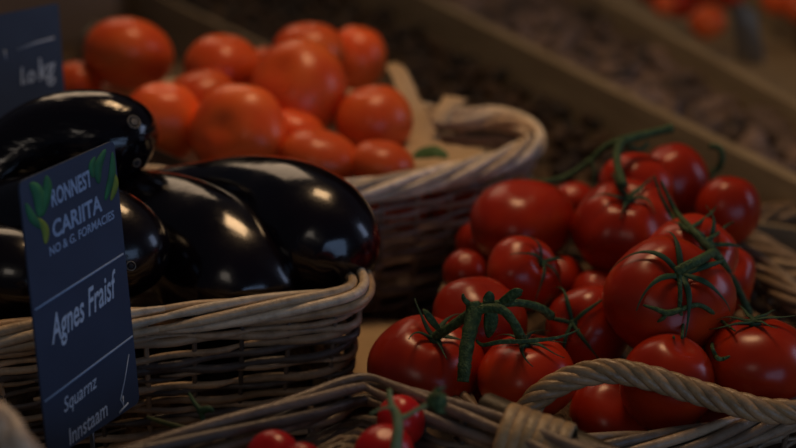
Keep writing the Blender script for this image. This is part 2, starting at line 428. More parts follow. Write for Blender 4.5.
q_ = T3(527, 377, 49, 39, .088, 'red tomato at the front beneath the arching stem', off=(-.08, .93), cal=True, L=.8, lob=.02, curl=.3, dim=.12)
r_ = T3(610, 416, 40, 26, .050, 'dark red tomato low behind the twisted handle, left of the round one', off=(0, .6), dim=.05, lob=.012)
s_ = T3(712, 408, 36, 30, .048, 'dark red tomato low behind the handle, right of the round one', dim=.05, lob=.012)
t_ = T3(565, 398, 32, 30, .048, 'shaded red tomato under the left foot of the twisted handle', dim=.05, lob=.012)
v_ = T3(478, 398, 30, 26, .045, 'shaded red tomato beneath the thick speckled stem', dim=.05, lob=.012)
w_ = T3(560, 282, 26, 26, .075, 'shaded red tomato in the hollow of the heap', dim=.05, lob=.012)
x_ = T3(765, 408, 34, 26, .045, 'shaded red tomato low at the right end of the handle', dim=.05, lob=.012)
# --- small tomatoes in the nearest basket
G4 = 'small tomatoes in the nearest basket'
def T4(*a, **k): return T(*a, basket_='d', m='tomato_s', lob=.004, dim=.05, group=G4, **k)
s1 = T4(401, 421, 24, 26, .118, 'small red tomato behind the pale stem, upper one of the pair', off=(-.2, .75))
s2 = T4(384, 452, 29, 25, .120, 'small red tomato in front of its twin, under the pale stem', off=(.1, .8))
s3 = T4(273, 457, 27, 22, .122, 'small red tomato at the bottom edge, left of the pale stem', off=(-.3, .5))
s4 = T4(303, 463, 20, 17, .120, 'small orange red tomato peeping at the bottom edge', off=(.3, .5))

def rad(t): return (t.rx * .55 + t.ry * .45) * t.d / F
for it in range(150):
    for i, a in enumerate(toms):
        for b_ in toms[i + 1:]:
            if a.basket_ != b_.basket_: continue
            pa, pb = P(a.px, a.py, a.d), P(b_.px, b_.py, b_.d)
            dist = (pa - pb).length; need = (rad(a) + rad(b_)) * .97
            if dist < need:
                k = min(.004, (need - dist) * .5)
                if a.d < b_.d: a.d -= k; b_.d += k
                else: a.d += k; b_.d -= k
for t in toms:
    z = P(t.px, t.py, t.d).z
    print('TOM %-70s d0 %.3f d %.3f z %.3f r %.3f' % (t.label[:68], dz(t.px, t.py, t.z), t.d, z, rad(t)))

def tomprof(t, th, ph, rs):
    n_, p0, A, sq = t.nl, rs[0], t.lob, t.sq
    w_ = .35 + .65 * (1 + math.cos(th)) / 2
    s = math.sin(th)
    lob = A * (math.cos(n_ * ph + p0) + .5 * math.cos((n_ - 1) * ph + rs[1])) * w_ * min(1, s * 2.5)
    rr = s * (1 + lob) * (1 + .03 * math.cos(2 * ph + rs[2]))
    z = math.cos(th) * sq
    z -= t.dim * math.exp(-(s / .30) ** 2) * (1 if th < PI / 2 else .25 * -1)
    # shoulder ribs running into the dimple
    if th < 1.0: z -= A * .9 * (abs(math.sin(n_ * ph * .5 + p0)) < .3) * 0 + A * (.25 if t.cal else .12) * (1 - abs(math.sin(n_ * ph * .5 + p0))) ** 3 * math.exp(-((s - .35) / .25) ** 2)
    return Vector((rr * math.cos(ph), rr * math.sin(ph), z))
def make_tomato(t):
    rr = random.Random(int(t.px * 31 + t.py)); rs = [rr.uniform(0, 6.28) for _ in range(3)]
    t.R = t.rx * (1.045 if t.basket_ != 'b' else 1.075) * t.d / F; t.sq = max(.80 if t.basket_ != 'b' else .72, min(1.15, t.ry / t.rx))
    NU, NV = 48, 32; vs = []; fs = []
    for i in range(NV + 1):
        th = PI * i / NV
        for j in range(NU):
            vs.append(tomprof(t, th, 2 * PI * j / NU, rs) * t.R)
    for i in range(NV):
        for j in range(NU):
            a, b_ = i * NU + j, i * NU + (j + 1) % NU
            fs.append((a, a + NU, b_ + NU, b_))
    mb = MB(); mb.add(vs, fs)
    o = mb.build('tomato', M[t.m])
    bm = bmesh.new(); bm.from_mesh(o.data); bmesh.ops.remove_doubles(bm, verts=bm.verts, dist=1e-6); bmesh.ops.recalc_face_normals(bm, faces=bm.faces); bm.to_mesh(o.data); bm.free()
    ox, oy = t.off; s = max(0, 1 - ox * ox - oy * oy) ** .5 * t.away
    up = cam2w((ox, oy, s)).normalized(); t.up = up
    o.rotation_mode = 'QUATERNION'; o.rotation_quaternion = up.to_track_quat('Z', 'Y'); o.location = P(t.px, t.py, t.d)
    tag(o, t.label, 'tomato', t.group); t.o = o; t.rs = rs
    if t.cal: make_calyx(t, rr)
    return o
def make_calyx(t, rr, n=None):
    mb = MB(); n = n or rr.choice([5, 6]); ph0 = rr.uniform(0, 6.28)
    for k in range(n):
        ph = ph0 + 2 * PI * k / n + rr.uniform(-.2, .2); Lk = t.L * rr.uniform(.75, 1.1); curl = rr.uniform(.1, 1) * t.curl; bend = rr.uniform(-.6, .6)
        ps = []; rd = []; nm = []; K = 14
        for i in range(K + 1):
            u = i / K; th = .02 + u * Lk; p = tomprof(t, th, ph + bend * u * u, t.rs) * t.R
            nv = Vector((p.x, p.y, p.z + .15 * t.R)).normalized()
            if i < 4: nv = nv.lerp(Vector((0, 0, 1)), 1 - i / 4).normalized()
            p = p + nv * (t.R * (.045 + curl * .42 * u ** 2.0 + .02 * math.sin(u * 7 + k))) + Vector((0, 0, t.R * .05 * (1 - u)))
            ps.append(p); nm.append(nv)
            rd.append(t.R * max(.010, .050 * (1 - u) ** .55 * (.75 + .5 * math.sin(PI * min(1, u * 1.6)))))
        mb.tube(ps, rd, 8, flat=(nm, .4))
    c = t.dim * t.R; top = t.sq * t.R - c
    mb.tube([Vector((0, 0, top)), Vector((0, 0, top + .06 * t.R)), Vector((0, 0, top + .12 * t.R))], [t.R * .12, t.R * .11, t.R * .06], 10)
    mb.build('calyx', M['calyx'], t.o)
for t in toms: make_tomato(t)

def surf(px, py, default):
    best = default; rd = ray(px, py)
    for t in toms:
        c = P(t.px, t.py, t.d) - CAM
        # ellipsoid approximated in the picture axes
        k = t.d / F; ex, ey = (px - t.px) / t.rx, (py - t.py) / t.ry; q = ex * ex + ey * ey
        if q < 1: best = min(best, t.d - (1 - q) ** .5 * rad(t))
    return best
def vine(mb, pts, n=10, lump=0):
    """pts: (px, py, radius, clearance, default depth)"""
    ps = []; rs = []
    for q in pts:
        px, py, r, off = q[:4]; d = surf(px, py, q[4] if len(q) > 4 else 1.2) if not (len(q) > 5) else q[4] + off
        ps.append(P(px, py, d - off)); rs.append(r)
    sm = catmull(ps, 6); rr = []
    for i in range(len(sm)):
        u = i / 6; a = int(u); t_ = u - a; b2_ = min(a + 1, len(rs) - 1); a = min(a, len(rs) - 1)
        rr.append((rs[a] * (1 - t_) + rs[b2_] * t_) * (1 + lump * R.uniform(-1, 1)))
    mb.tube(sm, rr, n); return sm
def tip(mb, pts): return vine(mb, pts, 6)
X = (1,)   # marks a point whose depth is absolute
# vine 1: hooked stem at the top
mb = MB()
vine(mb, [(672, 128, .0045, 0, 1.315, 1), (660, 131, .0038, 0, 1.312, 1), (640, 136, .0040, 0, 1.305, 1), (622, 141, .0046, 0, 1.295, 1)], lump=.06)
vine(mb, [(622, 141, .0042, 0, 1.295, 1), (617, 152, .0036, 0, 1.285, 1), (618, 168, .0034, 0, 1.268, 1), (623, 185, .0038, .0, b_t.d - .033, 1)], lump=.04)
vine(mb, [(622, 141, .0042, 0, 1.295, 1), (606, 147, .0034, 0, 1.30, 1), (590, 161, .003, 0, 1.305, 1), (568, 176, .003, 0, 1.305, 1), (545, 182, .0026, 0, 1.30, 1), (528, 181, .0026, .0, 1.30, 1)], lump=.05)
vine(mb, [(591, 160, .0016, 0, 1.303, 1), (594, 172, .0014, 0, 1.300, 1), (592, 186, .0014, 0, 1.30, 1)])
vine(mb, [(628, 146, .0022, 0, 1.30, 1), (640, 150, .0018, 0, 1.305, 1), (648, 143, .0016, 0, 1.31, 1)])
tag(mb.build('tomato_vine', M['vine'], origin=P(622, 141, 1.295)), 'green hooked vine stem with a cut end arching over the back of the vine heap', 'vine stem')
# vine 2: long forked stem at the right
mb = MB(); dn = i_.d - .052
vine(mb, [(661, 181, 0.00084, .0025), (668, 196, 0.00134, .004), (676, 212, 0.00218, .005), (690, 228, 0.00286, .008), (703, 242, 0.00336, .012), (713, 253, 0.00370, .016)], lump=.02)
vine(mb, [(713, 253, 0.00370, .016), (722, 263, 0.00319, .014), (734, 282, 0.00302, .012), (743, 300, 0.00286, .008), (749, 314, 0.00353, .004)], lump=.04)
vine(mb, [(713, 253, 0.00370, .016), (700, 260, 0.00353, .014), (687, 266, 0.00353, .010), (677, 272, 0.00386, .004)], lump=.02)
vine(mb, [(654, 176, 0.00059, .003), (661, 196, 0.00126, .004), (672, 216, 0.00185, .005), (684, 228, 0.00185, .006), (692, 232, 0.00235, .007)])
vine(mb, [(690, 228, 0.00168, .008), (700, 222, 0.00134, .006), (712, 212, 0.00084, .005), (716, 206, 0.00042, .004)])
vine(mb, [(703, 241, 0.00168, .010), (714, 236, 0.00134, .008), (726, 226, 0.00101, .006), (734, 222, 0.00050, .006)])
tag(mb.build('tomato_vine', M['vine'], origin=P(713, 253, dn)), 'long green forked vine stem running down the right side of the vine heap', 'vine stem')
# loose calyx strands crossing the largest tomato
mb = MB()
vine(mb, [(643, 305, 0.00064, .003), (656, 309, 0.00160, .004), (668, 313, 0.00240, .004), (682, 309, 0.00192, .004), (697, 305, 0.00176, .004), (709, 310, 0.00176, .005), (720, 320, 0.00144, .006), (735, 331, 0.00056, .006)])
vine(mb, [(679, 273, 0.00192, .004), (680, 288, 0.00160, .004), (680, 300, 0.00160, .003), (679, 312, 0.00128, .003)])
vine(mb, [(668, 312, 0.00176, .004), (662, 319, 0.00144, .004), (655, 323, 0.00048, .003)])
vine(mb, [(680, 311, 0.00144, .004), (683, 322, 0.00128, .004), (682, 338, 0.00112, .003)])
vine(mb, [(653, 326, 0.00048, .004), (662, 327, 0.00096, .004), (671, 333, 0.00112, .003), (674, 338, 0.00080, .003)])
vine(mb, [(697, 338, 0.00080, .003), (706, 345, 0.00144, .004), (716, 357, 0.00176, .004), (722, 359, 0.00160, .004), (730, 356, 0.00064, .003)])
vine(mb, [(716, 357, 0.00160, .004), (712, 345, 0.00128, .004), (717, 334, 0.00096, .004), (722, 326, 0.00048, .004)])
tag(mb.build('tomato_vine', M['vine'], origin=P(670, 312, i_.d - .045)), 'thin curling green stem lying across the front of the largest tomato', 'vine stem')
# vine 3: thick speckled stem and its branches, front left
mb = MB(); d0 = 1.065
vine(mb, [(463, 382, 0.00416, 0, 1.035, 1), (464, 372, 0.00448, 0, 1.036, 1), (466, 352, 0.00480, 0, 1.04, 1), (470, 330, 0.00512, 0, 1.045, 1), (474, 312, 0.00576, 0, 1.05, 1), (473, 303, 0.00480, 0, 1.052, 1)], 14, .08)
vine(mb, [(474, 312, 0.00360, 0, 1.05, 1), (488, 308, 0.00320, 0, 1.046, 1), (502, 310, 0.00320, 0, 1.043, 1), (512, 320, 0.00304, 0, 1.043, 1), (518, 331, 0.00336, 0, 1.046, 1), (522, 341, 0.00400, 0, 1.052, 1)], 12, .05)
vine(mb, [(478, 308, 0.00304, 0, 1.052, 1), (497, 304, 0.00288, 0, 1.055, 1), (520, 303, 0.00272, 0, 1.065, 1), (540, 308, 0.00304, 0, 1.078, 1), (551, 316, 0.00352, 0, 1.088, 1)], 12, .05)
vine(mb, [(472, 312, 0.00360, 0, 1.052, 1), (458, 322, 0.00336, 0, 1.06, 1), (446, 330, 0.00336, 0, 1.068, 1), (436, 336, 0.00352, 0, 1.076, 1)], 12, .05)
vine(mb, [(470, 305, 0.00240, 0, 1.05, 1), (464, 299, 0.00160, 0, 1.048, 1), (463, 294, 0.00080, 0, 1.046, 1)])
# leaf-like bracts at the joint
def bract(mb, pts, w):
    ps = [P(*q) for q in pts]; sm = catmull(ps, 5); k = len(sm)
    mb.tube(sm, [max(.0004, w * math.sin(PI * (.12 + .86 * i / (k - 1))) ** .8) for i in range(k)], 8, flat=([(-FWD)] * k, .22))
bract(mb, [(489, 306, 1.05), (491, 316, 1.05), (490, 328, 1.052), (488, 338, 1.055)], .0050)
bract(mb, [(486, 306, 1.05), (489, 298, 1.052), (489, 291, 1.05)], .0040)
bract(mb, [(499, 303, 1.055), (508, 298, 1.05), (516, 292, 1.046), (523, 291, 1.046)], .0034)
bract(mb, [(509, 303, 1.05), (514, 297, 1.048), (522, 294, 1.045)], .002)
bract(mb, [(440, 331, 1.065), (433, 322, 1.06), (427, 314, 1.058), (423, 309, 1.06)], .0026)
bract(mb, [(476, 340, 1.045), (483, 345, 1.04), (500, 342, 1.035), (530, 341, 1.038), (560, 337, 1.05), (580, 329, 1.06)], .0016)
mb_o = mb.build('tomato_vine', M['vine'], origin=P(474, 312, 1.05))
tag(mb_o, 'thick speckled green vine stem hanging down the front with three arching branches', 'vine stem')
# vine loop behind
mb = MB()
vine(mb, [(709, 146, .0026, 0, 1.36, 1), (719, 148, .003, 0, 1.36, 1), (722, 158, .003, 0, 1.36, 1), (718, 169, .003, 0, 1.365, 1), (711, 172, .0026, 0, 1.365, 1)])
vine(mb, [(711, 172, .0026, 0, 1.365, 1), (712, 181, .003, 0, 1.365, 1), (720, 186, .003, 0, 1.36, 1)])
tag(mb.build('tomato_vine', M['vine'], origin=P(711, 172, 1.365)), 'small dark green vine loop standing behind the smooth back right tomato', 'vine stem')
# pale stem of the small tomatoes
mb = MB()
dd = min(s1.d, s2.d) - .022
vine(mb, [(389, 390, .0016, 0, dd + .008, 1), (391, 404, .0020, 0, dd + .003, 1), (397, 416, .0030, 0, dd, 1), (398, 430, .0030, 0, dd - .004, 1), (396, 447, .0034, 0, dd - .006, 1), (395, 470, .0034, 0, dd - .004, 1)], lump=.04)
vine(mb, [(398, 419, .0022, 0, dd, 1), (408, 415, .0014, 0, dd, 1), (420, 408, .0013, 0, dd, 1), (431, 403, .0016, 0, dd, 1)])
vine(mb, [(394, 408, .0012, 0, dd, 1), (383, 408, .0008, 0, dd, 1), (370, 414, .0006, 0, dd, 1)])
sv = mb.build('small_vine', M['vine_pale'], origin=P(397, 418, dd))
tag(sv, 'pale green forked stem with a green bud end lying over the small tomatoes', 'vine stem')
mb = MB()
cc = P(437, 401, dd) - sv.location; K = 10
for i in range(1, 1): pass
ps = [cc + RT * (x * .0058) + UPV * (.001 * x) for x in [-1, -.8, -.4, 0, .4, .8, 1]]
mb.tube(ps, [.0018, .0038, .0056, .0062, .0056, .0040, .0020], 12)
for g in range(5):
    an = g * 1.3; mb.tube([cc - RT * .004, cc + UPV * math.cos(an) * .0066 - FWD * abs(math.sin(an)) * .006, cc + UPV * math.cos(an) * .008 + RT * .005], [.0014, .0016, .0005], 6)
mb.build('bud', M['vine'], sv)
# dull twig bottom left
mb = MB(); dq = .955
vine(mb, [(147, 417, .0010, 0, dq + .005, 1), (165, 423, .0016, 0, dq, 1), (195, 431, .0020, 0, dq - .005, 1), (225, 438, .0022, 0, dq - .012, 1), (262, 444, .0022, 0, dq - .02, 1)], lump=.05)
sm_ = tag(mb.build('small_vine', M['vine_dry'], origin=P(195, 431, dq)), 'thin olive stem trailing left from the bottom edge over the near basket rim', 'vine stem')
mb = MB()
vine(mb, [(189, 393, .0008, 0, .962, 1), (194, 402, .0014, 0, .958, 1), (201, 412, .0020, 0, .952, 1), (203, 424, .0012, 0, .95, 1)])
vine(mb, [(201, 411, .0026, 0, .952, 1), (209, 409, .0022, 0, .95, 1), (213, 412, .0010, 0, .95, 1)])
tag(mb.build('vine_tendril', M['calyx'], origin=P(201, 412, .952)), 'small dark green curled tendril standing against the eggplant basket', 'vine stem')

# ------------------------------------------------------------------ eggplants
def eggplant(pts, label, m='eggplant', scars=()):
    """pts: (px,py,depth,radius in metres)"""
    sp = catmull([Vector(P(a, b_, d)) for a, b_, d, r in pts], 8); rv = catmull([Vector((r, 0, 0)) for *_, r in pts], 8)
    base = sp[len(sp) // 2].copy(); mb = MB()
    mb.tube([p - base for p in sp], [max(.0006, r.x) for r in rv], 40)
    o = mb.build('eggplant', M[m]); o.location = base; tag(o, label, 'eggplant', 'eggplants in the front left basket')
    for (px, py, d, r, nrm) in scars:
        sb = MB(); nv = cam2w(nrm).normalized(); uu = nv.orthogonal().normalized(); ww = nv.cross(uu); c = P(px, py, d) - base
        ring = [c + (uu * math.cos(g * PI / 10) + ww * math.sin(g * PI / 10)) * r for g in range(20)]
        sb.tube(ring, r * .16, 6, closed=True)
        so = sb.build('blossom_scar', M['scar'], o)
        kb = MB(); k = [c + nv * .0008 + (uu * math.cos(g * PI / 6) + ww * math.sin(g * PI / 6)) * r * (.55 + .12 * (g % 2)) for g in range(12)]
        kb.add(k + [c + nv * .0016], [(i, (i + 1) % 12, 12) for i in range(12)])
        kb.build('scar_centre', M['scar'] if r > .003 else M['scar_dark'], so)
    return o
def cap(a, b_, r0, prof):
    """spine from a to b with profile list of (t, r)"""
    out = []
    for t, r in prof: out.append((a[0] + (b_[0] - a[0]) * t, a[1] + (b_[1] - a[1]) * t, a[2] + (b_[2] - a[2]) * t, r * r0))
    return out
PR = [(0, .10), (.02, .22), (.10, .34), (.25, .55), (.42, .80), (.60, .97), (.74, 1.0), (.85, .92), (.93, .72), (.975, .47), (.995, .2), (1, .02)]
BL = [(0, .3), (.12, .55), (.28, .8), (.45, .95), (.62, 1.0), (.78, 1.0), (.87, .94), (.93, .82), (.97, .62), (.99, .38), (1, .04)]
def bentegg(A, Mi, B, r0, label, prof=PR, **k):
    prof = prof; out = []
    for t, r in prof:
        q = [(1 - t) ** 2 * A[i] + 2 * t * (1 - t) * Mi[i] + t * t * B[i] for i in range(3)]; out.append((*q, r * r0))
    return eggplant(out, label, **k)
# right one, lying across the back
bentegg((125, 188, 1.255), (285, 192, 1.225), (345, 266, 1.115), .0490, 'large glossy eggplant lying across the right of the basket over its corner')
# middle one, end facing the front
bentegg((70, 182, 1.215), (198, 216, 1.19), (272, 328, 1.115), .0515, 'glossy eggplant in the middle of the basket, its blunt end just inside the front rim')
# scarred one at the upper left
bentegg((-60, 250, 1.15), (35, 92, 1.20), (151, 154, 1.19), .0365, 'wrinkled eggplant with two round scars on its end, below the upper slate card', m='eggplant_w', prof=BL,
        scars=[(134, 122, 1.1535, .0048, (.55, .35, .75)), (137, 163, 1.163, .0028, (.6, -.3, .75))])
# left ones behind the price card
bentegg((-60, 215, 1.17), (40, 200, 1.13), (158, 270, 1.085), .0400, 'eggplant half hidden behind the tall slate card, its round end showing', scars=[(131, 266, 1.048, .0030, (.2, 0, .95))])
bentegg((-140, 290, 1.10), (-60, 255, 1.10), (62, 285, 1.06), .034, 'dark eggplant at the far left behind the slate card')
bentegg((20, 200, 1.225), (140, 235, 1.22), (250, 255, 1.18), .030, 'eggplant lying low in the shade beneath the others')

# ------------------------------------------------------------------ price cards
def text_obj(s, size, m, shear=0, bold=0):
    c = bpy.data.curves.new('t', 'FONT'); c.body = s; c.size = size; c.shear = shear; c.offset = bold; c.extrude = .0001; c.resolution_u = 3
    c.align_x = 'LEFT'; t = bpy.data.objects.new('t', c); COL.objects.link(t)
    me = bpy.data.meshes.new_from_object(t); bpy.data.objects.remove(t); me.materials.clear(); me.materials.append(m); return me
def card(px, depth, label, w_h, name='price_card', rc=.06):
    """px: the four corners TL TR BR BL; depth of the four corners solved so that they lie in one plane"""
    rays = [ray(*q) for q in px]
    Mx = Matrix((rays[1], -rays[2], rays[3])).transposed()       # TR*a - BR*b + BL*c = TL
    a, b_, c = Mx.inverted() @ rays[0]
    ds = [1, a, b_, c]; print('CARD depth ratios', ds)
    k = depth / (sum(ds) / 4); cs = [CAM + r_ * (q * k) for r_, q in zip(rays, ds)]
    TL, TR, BR, BL = cs; U = TR - TL; V = BL - TL
    w, h = (U.length + (BR - BL).length) / 2, (V.length + (BR - TR).length) / 2
    print('CARD size', w, h, 'angle', math.degrees(U.angle(V)), cs)
    return cs, U, V, w, h
def build_card(cs, label, texts, lines, prints=(), stick=True, rc=.05):
    TL, TR, BR, BL = cs; O = (TL + BR) / 2
    def uv(u, v, e=0):
        p = TL * (1 - u) * (1 - v) + TR * u * (1 - v) + BR * u * v + BL * (1 - u) * v
        return p + NR * e - O
    NR = (TR - TL).cross(BL - TL).normalized()
    if NR.dot(CAM - O) < 0: NR = -NR
    root = empty('price_card', O); tag(root, label, 'price card')
    asp = (TR - TL).length / (BL - TL).length
    out = []
    for cx, cy, a0 in ((1, 0, -90), (1, 1, 0), (0, 1, 90), (0, 0, 180)):
        for k in range(5):
            a = math.radians(a0 + k * 22.5)
            ux = (cx - rc if cx else rc) + rc * math.cos(a); vy = (cy - rc * asp if cy else rc * asp) + rc * asp * math.sin(a)
            out.append((ux, vy))
    mb = MB(); n = len(out); e = .0008
    mb.add([uv(a, b_, e) for a, b_ in out] + [uv(a, b_, -e) for a, b_ in out], [tuple(range(n)), tuple(reversed(range(n, 2 * n)))] + [(i, (i + 1) % n, n + (i + 1) % n, n + i) for i in range(n)])
    mb.build('panel', M['slate'], root, smooth=False)
    for (s, u, v, hgt, width, m, shear, rise, bold) in texts:
        me = text_obj(s, 1, M[m], shear, bold)
        xs = [q.co.x for q in me.vertices]; x0, x1 = min(xs), max(xs)
        for q in me.vertices:
            a = (q.co.x - x0) / (x1 - x0)
            q.co = uv(u + a * width, v - q.co.y * hgt - a * rise, .0010 + q.co.z * .5)
        o = bpy.data.objects.new('lettering', me); COL.objects.link(o); o.parent = root
    for (pts, r, m) in lines:
        mb = MB(); mb.tube([uv(a, b_, .001) for a, b_ in pts], [r] * len(pts) if not isinstance(r, list) else r, 6, flat=([NR] * len(pts), .15))
        mb.build('chalk_line', M[m], root)
    for (pts, wd, m) in prints:
        q = catmull([uv(a, b_, .001) for a, b_ in pts], 6); k = len(q)
        mb = MB(); mb.tube(q, [max(.0002, wd * math.sin(PI * (i + .3) / (k)) ** .8) for i in range(k)], 6, flat=([NR] * k, .08)); mb.build('leaf_print', M[m], root)
    if stick:
        mb = MB(); a = uv(.5, .85, -.0022); mb.tube([a, Vector((a.x, a.y, -O.z + .003)) + Vector((0, .0, 0))], .0016, 8)
        mb.build('support_wire', M['metal'], root)
    return root

cs1, *_ = card([(18, 182), (113, 140), (139, 402), (48, 462)], .975, '', None)
cs2, *_ = card([(-70, 28), (58, 3), (67, 128), (-60, 160)], 1.31, '', None)
build_card(cs1, 'tall slate blue price card with green leaf prints, in front of the eggplant basket',
    [('RONNEST', .29, .135, .085, .43, 'chalk_dim', 0, .01, .03), ('CARIITA', .27, .245, .085, .53, 'chalk_dim', 0, .015, .03),
     ('NO & G. FORMACIES', .22, .300, .045, .70, 'chalk_dim', 0, .02, .02),
     ('Agnes Fraisf', .15, .605, .140, .72, 'chalk', .25, .045, .014), ('Squarnz', .20, .865, .075, .36, 'chalk', .2, .02, .006),
     ('Innstaam', .22, .990, .085, .42, 'chalk', .1, .02, .012)],
    [([(.02, .455), (.98, .425)], .0008, 'chalk_dim'), ([(.02, .785), (.99, .742)], .0008, 'chalk_dim'),
     ([(.93, .80), (.86, .88), (.79, .945), (.82, .975)], [.0003, .0004, .0006, .0004], 'chalk'), ([(.76, .990), (.87, .975)], .0008, 'chalk'), ([(.82, .935), (.815, .985)], .0005, 'chalk')],
    [([(.10, .02), (.17, .07), (.16, .15)], .0055, 'green_print'), ([(.27, .02), (.26, .07), (.18, .15)], .0045, 'green_print'), ([(.04, .08), (.09, .14), (.17, .19)], .0035, 'green_print'),
     ([(.14, .15), (.20, .20), (.19, .25)], .0035, 'yellow_print'),
     ([(.90, .02), (.80, .07), (.79, .13)], .0040, 'green_print'), ([(.97, .04), (.94, .12), (.84, .20)], .0035, 'green_print'), ([(.95, .11), (.97, .16), (.90, .21)], .003, 'yellow_print'), ([(.78, .03), (.73, .06), (.74, .10)], .003, 'green_print')])
build_card(cs2, 'slate blue price card behind the scarred eggplant, cut by the left edge',
    [('l.o', .655, .575, .19, .115, 'chalk', .1, .0, .012), ('kg', .80, .575, .25, .135, 'chalk', .1, .0, .008), ('O', .565, .93, .17, .055, 'chalk', .1, 0, .008)],
    [([(.64, .30), (.80, .275), (.945, .268)], [.0003, .0007, .0008], 'chalk'), ([(.545, .28), (.55, .36)], .0006, 'chalk')], rc=.02)

# ------------------------------------------------------------------ display table, crates
def boxthing(name, c, hx, hy, hz, m, label=None, cat=None, kind=None, bev=.003):
    mb = MB(); mb.box(Vector(c), Vector((hx, 0, 0)), Vector((0, hy, 0)), Vector((0, 0, hz)))
    return tag(mb.build(name, M[m], smooth=False, origin=Vector(c), bevel=bev), label, cat, None, kind)
TB = -.006
tr = empty('display_table', (0, 2.2, -.8)); tag(tr, 'long wooden market table under all the baskets and crates', 'table')
mb = MB(); mb.box(Vector((0, 0, .8 + TB - .02)), Vector((2.4, 0, 0)), Vector((0, 2.4, 0)), Vector((0, 0, .02))); mb.build('table_top', M['table'], tr, smooth=False)
for sx in (-1, 1):
    for sy in (-1, 1):
        mb = MB(); mb.box(Vector((sx * 2.2, sy * 2.2, .37 + TB / 2)), Vector((.04, 0, 0)), Vector((0, .04, 0)), Vector((0, 0, .38 + TB / 2))); mb.build('leg', M['table'], tr, smooth=False)
boxthing('floor', (0, 2.5, -.83), 6, 6, .03, 'floor', kind='structure')
boxthing('wall_back', (0, 7.5, 1.2), 6, .05, 2.0, 'wall', kind='structure')

def line_pts(p, q, z, e0=0, e1=0):
    a, b_ = PZ(*p, z), PZ(*q, z); d = (b_ - a).normalized(); return a - d * e0, b_ + d * e1
CT = .08
LC = line_pts((150, -10), (500, 158), CT, .5, 0)
LA = line_pts((440, 0), (796, 175), CT, .7, .08)
LB = line_pts((615, 0), (796, 100), CT, .7, .35)
LD = line_pts((760, -30), (900, 40), CT, 1.0, .5)
def board(a, b_, parent, name, th=.0035, top=CT, inset=0):
    d = (b_ - a); L = d.length; d.normalize(); n = Vector((-d.y, d.x, 0))
    mid = (a + b_) / 2 + n * inset; mid.z = 0
    hz = (top - TB - .001) / 2
    mb = MB(); mb.box(Vector((0, 0, 0)), Vector((L / 2, 0, 0)), Vector((0, th, 0)), Vector((0, 0, hz)))
    o = mb.build(name, M['board'], parent, smooth=False, bevel=.002)
    o.location = Vector((mid.x, mid.y, top - hz)) - parent.location; o.rotation_euler = (0, 0, math.atan2(d.y, d.x)); return o
def crate(near, far, label, content_z, bedm, base_name):
    a, b_ = near; c, e = far
    root = empty('wooden_crate', Vector(((a.x + e.x) / 2, (a.y + e.y) / 2, TB))); tag(root, label, 'crate', None)
    nn = Vector((-(b_ - a).y, (b_ - a).x, 0)).normalized()
    if nn.dot(c - a) < 0: nn = -nn
    board(a, b_, root, 'front_board')
    board(c - nn * .0085, e - nn * .0085, root, 'back_board')
    board(a + nn * .006, c - nn * .014, root, 'end_board'); board(b_ + nn * .006, e - nn * .014, root, 'end_board', top=.05)
    mb = MB(); q = [a, b_, e, c]
    mb.add([Vector((p.x, p.y, TB + .003)) - root.location for p in q] + [Vector((p.x, p.y, TB + .001)) - root.location for p in q], [(0, 1, 2, 3), (7, 6, 5, 4), (0, 4, 5, 1), (1, 5, 6, 2), (2, 6, 7, 3), (3, 7, 4, 0)])
    mb.build('base', M['board'], root, smooth=False)
    return root
def quadpt(near, far, u, v):
    a, b_ = near; c, e = far
    return a.lerp(b_, u).lerp(c.lerp(e, u), v)
crate(LC, LA, 'long wooden crate of small dark brown chestnuts, right behind the baskets', .05, 'bed', 'x')
crate(LA, LB, 'long wooden crate of greyish shallots, second one behind the baskets', .05, 'bed2', 'x')
crate(LB, LD, 'wooden crate of tomatoes at the top right, furthest back', .05, 'bed', 'x')

def heap_bed(near, far, z, m, name, label, cat, amp=.012):
    NU, NV = 90, 30; vs = []; rr = random.Random(3)
    ph = [rr.uniform(0, 6) for _ in range(6)]
    for i in range(NV + 1):
        for j in range(NU + 1):
            p = quadpt(near, far, .02 + .96 * j / NU, .06 + .85 * i / NV)
            h = amp * (math.sin(p.x * 37 + ph[0]) * math.sin(p.y * 31 + ph[1]) + .6 * math.sin(p.x * 83 + p.y * 40 + ph[2])) + rr.uniform(-.004, .004)
            vs.append(Vector((p.x, p.y, z + h)))
    fs = [(i * (NU + 1) + j, i * (NU + 1) + j + 1, (i + 1) * (NU + 1) + j + 1, (i + 1) * (NU + 1) + j) for i in range(NV) for j in range(NU)]
    mb = MB(); mb.add(vs, fs); o = mb.build(name, M[m], origin=vs[0].copy()); tag(o, label, cat, None, 'stuff'); return o
heap_bed(LC, LA, .022, 'bed', 'chestnut_heap', 'dark mass of chestnuts filling the crate right behind the baskets', 'chestnuts', .006)
heap_bed(LA, LB, .022, 'bed2', 'shallot_heap', 'grey brown mass of shallots filling the second crate', 'shallots', .006)

